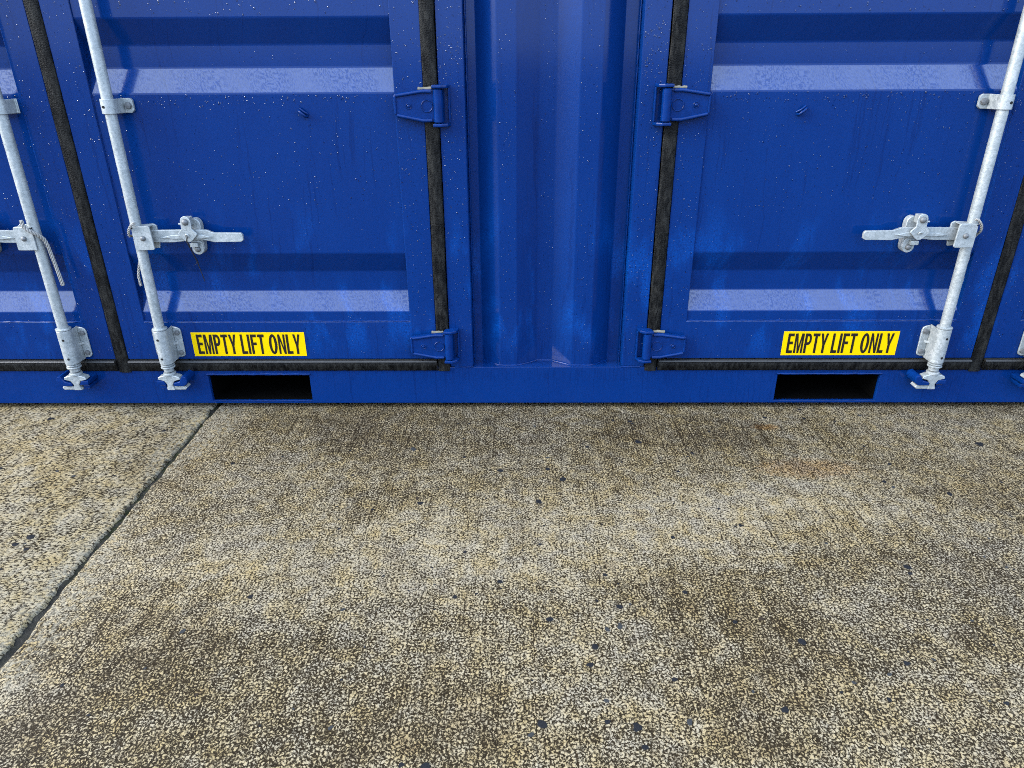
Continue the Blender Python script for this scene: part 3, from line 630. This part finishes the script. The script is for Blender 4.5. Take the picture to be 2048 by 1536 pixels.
# ---------------------------------------------------------------- doors
XA, XB = 0.391, 1.496          # inner doors: hinge side and meeting edge
DZ0, DZ1 = 0.190, ZT - 0.125
GZ = [(1.2726, 1.2020, 1.1380, 1.0676), (0.5709, 0.5010, 0.4330, 0.3662), (1.9743, 1.904, 1.840, 1.7693)]
door_rects = []
def door(s, xa, xb, hx, pst, barx, lever_s, inner):
    """xa hinge-side edge, xb meeting edge (absolute values); s sign of the half"""
    lo, hi = sorted((xa, xb)); st = 0.089
    bm = bmesh.new()
    O_ = [(s * lo, DZ0), (s * hi, DZ0), (s * hi, DZ1), (s * lo, DZ1)]
    I_ = [(s * (lo + st), 0.331), (s * (hi - st), 0.331), (s * (hi - st), DZ1 - 0.12), (s * (lo + st), DZ1 - 0.12)]
    V = [[bm.verts.new((x, y, z)) for x, z in L] for y in (-0.002, 0.050) for L in (O_, I_)]
    for k in range(4):
        j = (k + 1) % 4
        bm.faces.new((V[0][k], V[0][j], V[1][j], V[1][k])); bm.faces.new((V[2][k], V[2][j], V[3][j], V[3][k]))
        bm.faces.new((V[0][k], V[0][j], V[2][j], V[2][k])); bm.faces.new((V[1][k], V[1][j], V[3][j], V[3][k]))
    d = link('door', bm, M_paint, C, 35, 0.003)
    # pressed panel with horizontal grooves
    prof = [(0.003, 0.332)]
    for (a, b, c, e) in (GZ[1], GZ[0], GZ[2]): prof += [(0.003, e), (0.0345, c), (0.0345, b), (0.003, a)]
    prof += [(0.003, DZ1 - 0.121)]
    pp = [prof[0]]
    for a, b, c in zip(prof, prof[1:], prof[2:]):
        va, vb, vc = Vector(a), Vector(b), Vector(c); d1 = (va - vb).normalized() * 0.004; d2 = (vc - vb).normalized() * 0.004
        for tt in (0, .5, 1): q = (vb + d1) * (1-tt)**2 + vb * 2*tt*(1-tt) + (vb + d2) * tt*tt; pp.append((q.x, q.y))
    pp.append(prof[-1])
    bm = bmesh.new(); sheet(bm, pp, s * (lo + st - 0.001), s * (hi - st + 0.001), 0.002, 'X'); link('door_panel', bm, M_paint, d, 25, wn=True)
    weld('weld_bead', [(s * (lo + st), 0.001, 0.3315), (s * (hi - st), 0.001, 0.3315)], 0.0034, d, None, int(lo * 50))
    for e in (lo + st, hi - st):
        weld('weld_bead', [(s * e, 0.003, 0.334), (s * e, 0.003, 0.366)], 0.0022, d, None, 4)
        weld('weld_bead', [(s * e, 0.003, 0.571), (s * e, 0.003, 1.067)], 0.0022, d, None, 5)
    # gaskets: hinge side, bottom (and the meeting edge on the inner door)
    def vgasket(x0, x1, z0, z1, nm='gasket'):
        x0, x1 = sorted((x0, x1)); w = x1 - x0
        pr = [(x0 + .001, 0.02), (x0 + .001, -0.002), (x0 + .005, -0.005), (x0 + .010, -0.0045), (x0 + w * .35, -0.0065), (x0 + w * .6, -0.007), (x1 - .010, -0.006), (x1 - .004, -0.0055), (x1 - .001, -0.002), (x1 - .001, 0.02)]
        bm = bmesh.new(); k = 60; rows = []
        for i in range(k + 1):
            z = z0 + (z1 - z0) * i / k
            rows.append([bm.verts.new((x + 0.0018 * mnoise.noise(Vector((z * 9, x0, 3))) + 0.001 * mnoise.noise(Vector((z * 40, x * 30, 9))), y + 0.0012 * mnoise.noise(Vector((x * 80, z * 7, x0))), z)) for x, y in pr])
        for a, b in zip(rows, rows[1:]):
            for j in range(len(pr) - 1): bm.faces.new((a[j], a[j+1], b[j+1], b[j]))
        bm.faces.new(rows[0]); bm.faces.new(rows[-1]); link(nm, bm, M_rub, d, 50)
    ga, gb = (0.3465, 0.391) if inner else (2.646, 2.6915)
    vgasket(s * ga, s * gb, 0.1445, DZ1 + 0.02)
    if inner: vgasket(s * 1.496, s * 1.541, 0.140, DZ1 + 0.02)
    g0, g1 = (0.391, 1.496) if inner else (1.541, 2.646)
    pr = [(-0.002, 0.1445), (-0.006, 0.147), (-0.0075, 0.153), (-0.0105, 0.163), (-0.0125, 0.172), (-0.0105, 0.1785), (0.02, 0.1785), (0.02, 0.1445)]
    bm = bmesh.new(); sx = sorted((s * g0, s * g1)); prism(bm, pr, sx[0] + .0005, sx[1] - .0005, 'X'); link('gasket', bm, M_rub, d, 50)
    pr = [(0.02, 0.1788), (-0.0125, 0.1788), (-0.0155, 0.182), (-0.0125, 0.1865), (0.02, 0.1885)]
    bm = bmesh.new(); prism(bm, pr, sx[0] + .002, sx[1] - .002, 'X'); link('gasket_lip', bm, M_lip, d, 50)
    # hinges
    hs_ = s if inner else -s
    for z in (0.247, 1.030, 1.813, 2.30):
        hinge(hs_, s * (0.3465 if inner else 2.6915), z, d, pst)
    rodset(lever_s, barx, -0.046, d, s)
    # welded rope hook
    xr = s * (0.7635 if inner else 2.30); dxl = -s
    bm = bmesh.new(); 
    tube(bm, [(xr - s*-.013, 0.004, 1.018), (xr - s*-.012, -0.008, 1.0175), (xr - s*-.004, -0.013, 1.011), (xr + s*-.008, -0.011, 1.001), (xr + s*-.010, 0.004, 0.9995)], .0042, 8)
    tube(bm, [(xr - s*-.009, 0.004, 1.024), (xr - s*-.008, -0.006, 1.0235), (xr + s*-.004, -0.008, 1.014), (xr + s*-.014, 0.004, 1.006)], .0036, 8)
    link('rope_hook', bm, M_part, d, 60)
    return d
D = {}
D[(-1, 0)] = door(-1, XA, XB, 0.3465, posts[(-1, 0)], -1.335, 1, True)
D[(1, 0)] = door(1, XA, XB, 0.3465, posts[(1, 0)], 1.346, -1, True)
D[(-1, 1)] = door(-1, 1.541, 2.646, 2.69, posts[(-1, 1)], -1.668, -1, False)
D[(1, 1)] = door(1, 1.541, 2.646, 2.69, posts[(1, 1)], 1.700, 1, False)
for o in protos_b: bpy.data.objects.remove(o)

# stickers
for s, (a, b) in ((-1, (-1.2535, -0.8545)), (1, (0.8225, 1.2235))):
    d = D[(s, 0)]
    bm = bmesh.new(); box(bm, a, b, -0.0031, -0.0021, 0.2025, 0.2920); st_ = link('warning_sticker', bm, M_yel, d, 0)
    bm = bmesh.new(); letters(bm, 'EMPTY LIFT ONLY', a + 0.0165, b - 0.0165, 0.2105, 0.2845, -0.0036)
    bmesh.ops.recalc_face_normals(bm, faces=bm.faces); link('lettering', bm, M_ink, d, 0)
    tag(st_, 'yellow sticker reading EMPTY LIFT ONLY')

# ---------------------------------------------------------------- water drops standing on the steel (too many to count)
def drops(name, parent, areas, seed):
    rnd = random.Random(seed); vs_, fs_ = [], []
    for (x0, x1, z0, z1, y, n, rmin, rmax) in areas:
        for _ in range(int(n * 1.15)):
            x, z = rnd.uniform(x0, x1), rnd.uniform(z0, z1); r = 0.78 * (rmin + (rmax - rmin) * rnd.random() ** 2.5)
            b = len(vs_); st = rnd.uniform(1.0, 1.7); tl = rnd.uniform(-.15, .15)
            for (k, rr, h) in ((7, 1.0, 0.0), (5, 0.62, 0.42)):
                for j in range(k):
                    a = 2 * math.pi * j / k; vs_.append((x + r * rr * math.cos(a), y - h * r, z + r * st * rr * math.sin(a) - (0.25 * r if h else 0)))
            vs_.append((x, y - 0.58 * r, z - 0.3 * r))
            A = [b + j for j in range(7)]; B = [b + 7 + j for j in range(5)]; T = b + 12
            m = [0, 1, 2, 2, 3, 4, 4]
            for j in range(7):
                p, q = B[m[j] % 5], B[m[(j + 1) % 7] % 5]
                if p == q: fs_.append((A[j], A[(j+1) % 7], p))
                else: fs_.append((A[j], A[(j+1) % 7], q, p))
            for j in range(5): fs_.append((B[j], B[(j+1) % 5], T))
    me = bpy.data.meshes.new(name); me.from_pydata(vs_, [], fs_); me.materials.append(M_drop)
    for p in me.polygons: p.use_smooth = True
    o = bpy.data.objects.new(name, me); S.collection.objects.link(o); o.parent = parent; o['kind'] = 'stuff'; return o
M_drop = M_water
for s in (-1, 1):
    for k, (x0, x1) in enumerate(((0.48, 1.405), (1.63, 2.0))):
        a, b = sorted((s * x0, s * x1)); f = (x1 - x0) / 0.925
        drops('water_droplets', D[(s, k)], [(a, b, 1.035, 1.064, 0.003, int(130 * f), .0012, .0034), (a, b, 0.72, 1.05, 0.003, int(420 * f), .0008, .0026), (a, b, 0.575, 0.75, 0.003, int(120 * f), .0008, .002),
            (a, b, 1.28, 1.50, 0.003, int(420 * f), .0009, .0036), (a, b, 1.14, 1.20, 0.0345, int(50 * f), .0008, .0022), (a, b, 0.335, 0.365, 0.003, int(60 * f), .0008, .0022), (a, b, 0.20, 0.33, -0.002, int(150 * f), .0008, .002)], 31 + k + s)
    a, b = sorted((s * 0.395, s * 0.476)); drops('water_droplets', D[(s, 0)], [(a, b, 0.33, 1.5, -0.002, 330, .0008, .0026)], 51 + s)
    a, b = sorted((s * 1.41, s * 1.49)); drops('water_droplets', D[(s, 0)], [(a, b, 0.2, 1.5, -0.002, 330, .0008, .0026)], 55 + s)
    a, b = sorted((s * 1.545, s * 1.625)); drops('water_droplets', D[(s, 1)], [(a, b, 0.2, 1.5, -0.002, 330, .0008, .0026)], 57 + s)
    a, b = sorted((s * 0.27, s * 0.342)); drops('water_droplets', posts[(s, 0)], [(a, b, 0.2, 1.5, 0.0, 420, .0009, .0027), (a, b, 1.06, 1.25, 0.0, 60, .001, .003)], 61 + s)
drops('water_droplets', centre, [(-0.166, -0.11, 0.2, 1.5, YO, 260, .0008, .0024), (0.088, 0.151, 0.2, 1.5, YO, 260, .0008, .0024), (-0.034, 0.015, 0.2, 1.5, YI, 160, .0008, .0022)], 71)

# ---------------------------------------------------------------- cords tied to the locking bars
def cord(label, path, r=0.0034):
    P = [Vector(p) for p in path]; pts = []
    for i in range(len(P) - 1):           # Catmull-Rom
        p0, p1, p2, p3 = P[max(i-1, 0)], P[i], P[i+1], P[min(i+2, len(P)-1)]
        for k in range(12):
            u = k / 12; pts.append(0.5 * ((2*p1) + (p2-p0)*u + (2*p0-5*p1+4*p2-p3)*u*u + (3*p1-p0-3*p2+p3)*u*u*u))
    pts.append(P[-1]); L = 0; bm = bmesh.new()
    cum = [0]
    for a, b in zip(pts, pts[1:]): cum.append(cum[-1] + (b - a).length)
    root = None
    for ph in (0, 2*math.pi/3, 4*math.pi/3):
        q = []
        for i, p in enumerate(pts):
            tg = (pts[min(i+1, len(pts)-1)] - pts[max(i-1, 0)]).normalized(); u = tg.cross(Vector((0.3, 1, 0.1))).normalized(); w = tg.cross(u)
            a = ph + cum[i] / 0.030 * 2 * math.pi; q.append(p + (u * math.cos(a) + w * math.sin(a)) * r * 0.75)
        tube(bm, q, r * 0.60, 7)
    o = link('cord', bm, M_rope, None, 70); return tag(o, label, 'cord', 'white cords tied to the locking bars')
Yb = -0.046
def ring(X, z0, z1, a0, a1, n=6, r=0.022): return [(X + r * math.cos(a0 + (a1-a0) * k / n), Yb - r * math.sin(a0 + (a1-a0) * k / n), z0 + (z1-z0) * k / n) for k in range(n + 1)]
X = -1.335
cord('white cord looped round the locking bar beside the lever with black thread', [(X + .012, Yb - .030, .690), (X, Yb - .031, .683), (X - .014, Yb - .026, .665), (X - .023, Yb - .012, .646), (X - .021, Yb + .006, .640), (X - .012, Yb + .020, .62), (X - .018, Yb + .020, .58), (X - .026, Yb + .010, .54), (X - .031, Yb + .002, .51), (X - .030, Yb + .000, .475)])
X = 1.346
cord('white cord looped round the locking bar of the right-hand door', [(X - .012, Yb - .030, .694), (X, Yb - .031, .688), (X + .014, Yb - .026, .672), (X + .024, Yb - .012, .652), (X + .023, Yb + .006, .632), (X + .018, Yb + .016, .60), (X + .024, Yb + .012, .56), (X + .020, Yb + .012, .52), (X + .021, Yb + .008, .49), (X + .018, Yb + .006, .475)])
X = -1.668
cord('thick white cord draped over the leftmost locking bar, its tail hanging right', [(X - .014, Yb - .030, .700), (X - .010, Yb - .032, .680), (X + .006, Yb - .030, .664), (X + .020, Yb - .022, .652), (X + .030, Yb - .010, .630), (X + .033, Yb - .004, .590), (X + .036, Yb - .002, .550), (X + .040, Yb - .002, .510), (X + .043, Yb - .002, .478)], 0.0048)
# thin wire left from a cut seal
xc = -1.335 + 0.166
bm = bmesh.new(); tube(bm, [(xc, -0.063, .644), (xc - .003, -0.066, .630), (xc + .001, -0.062, .610), (xc + .006, -0.056, .585), (xc + .011, -0.050, .560), (xc + .014, -0.050, .540), (xc + .019, -0.048, .510), (xc + .022, -0.046, .490)], [.0020] * 5 + [.0013] * 3, 6)
tube(bm, [(xc + .011, -0.050, .560), (xc + .004, -0.048, .548), (xc - .006, -0.046, .545)], .0008, 5)
tag(link('seal_thread', bm, M_wire, None, 60), 'thin black thread dangling from the catch on the left door', 'thread')
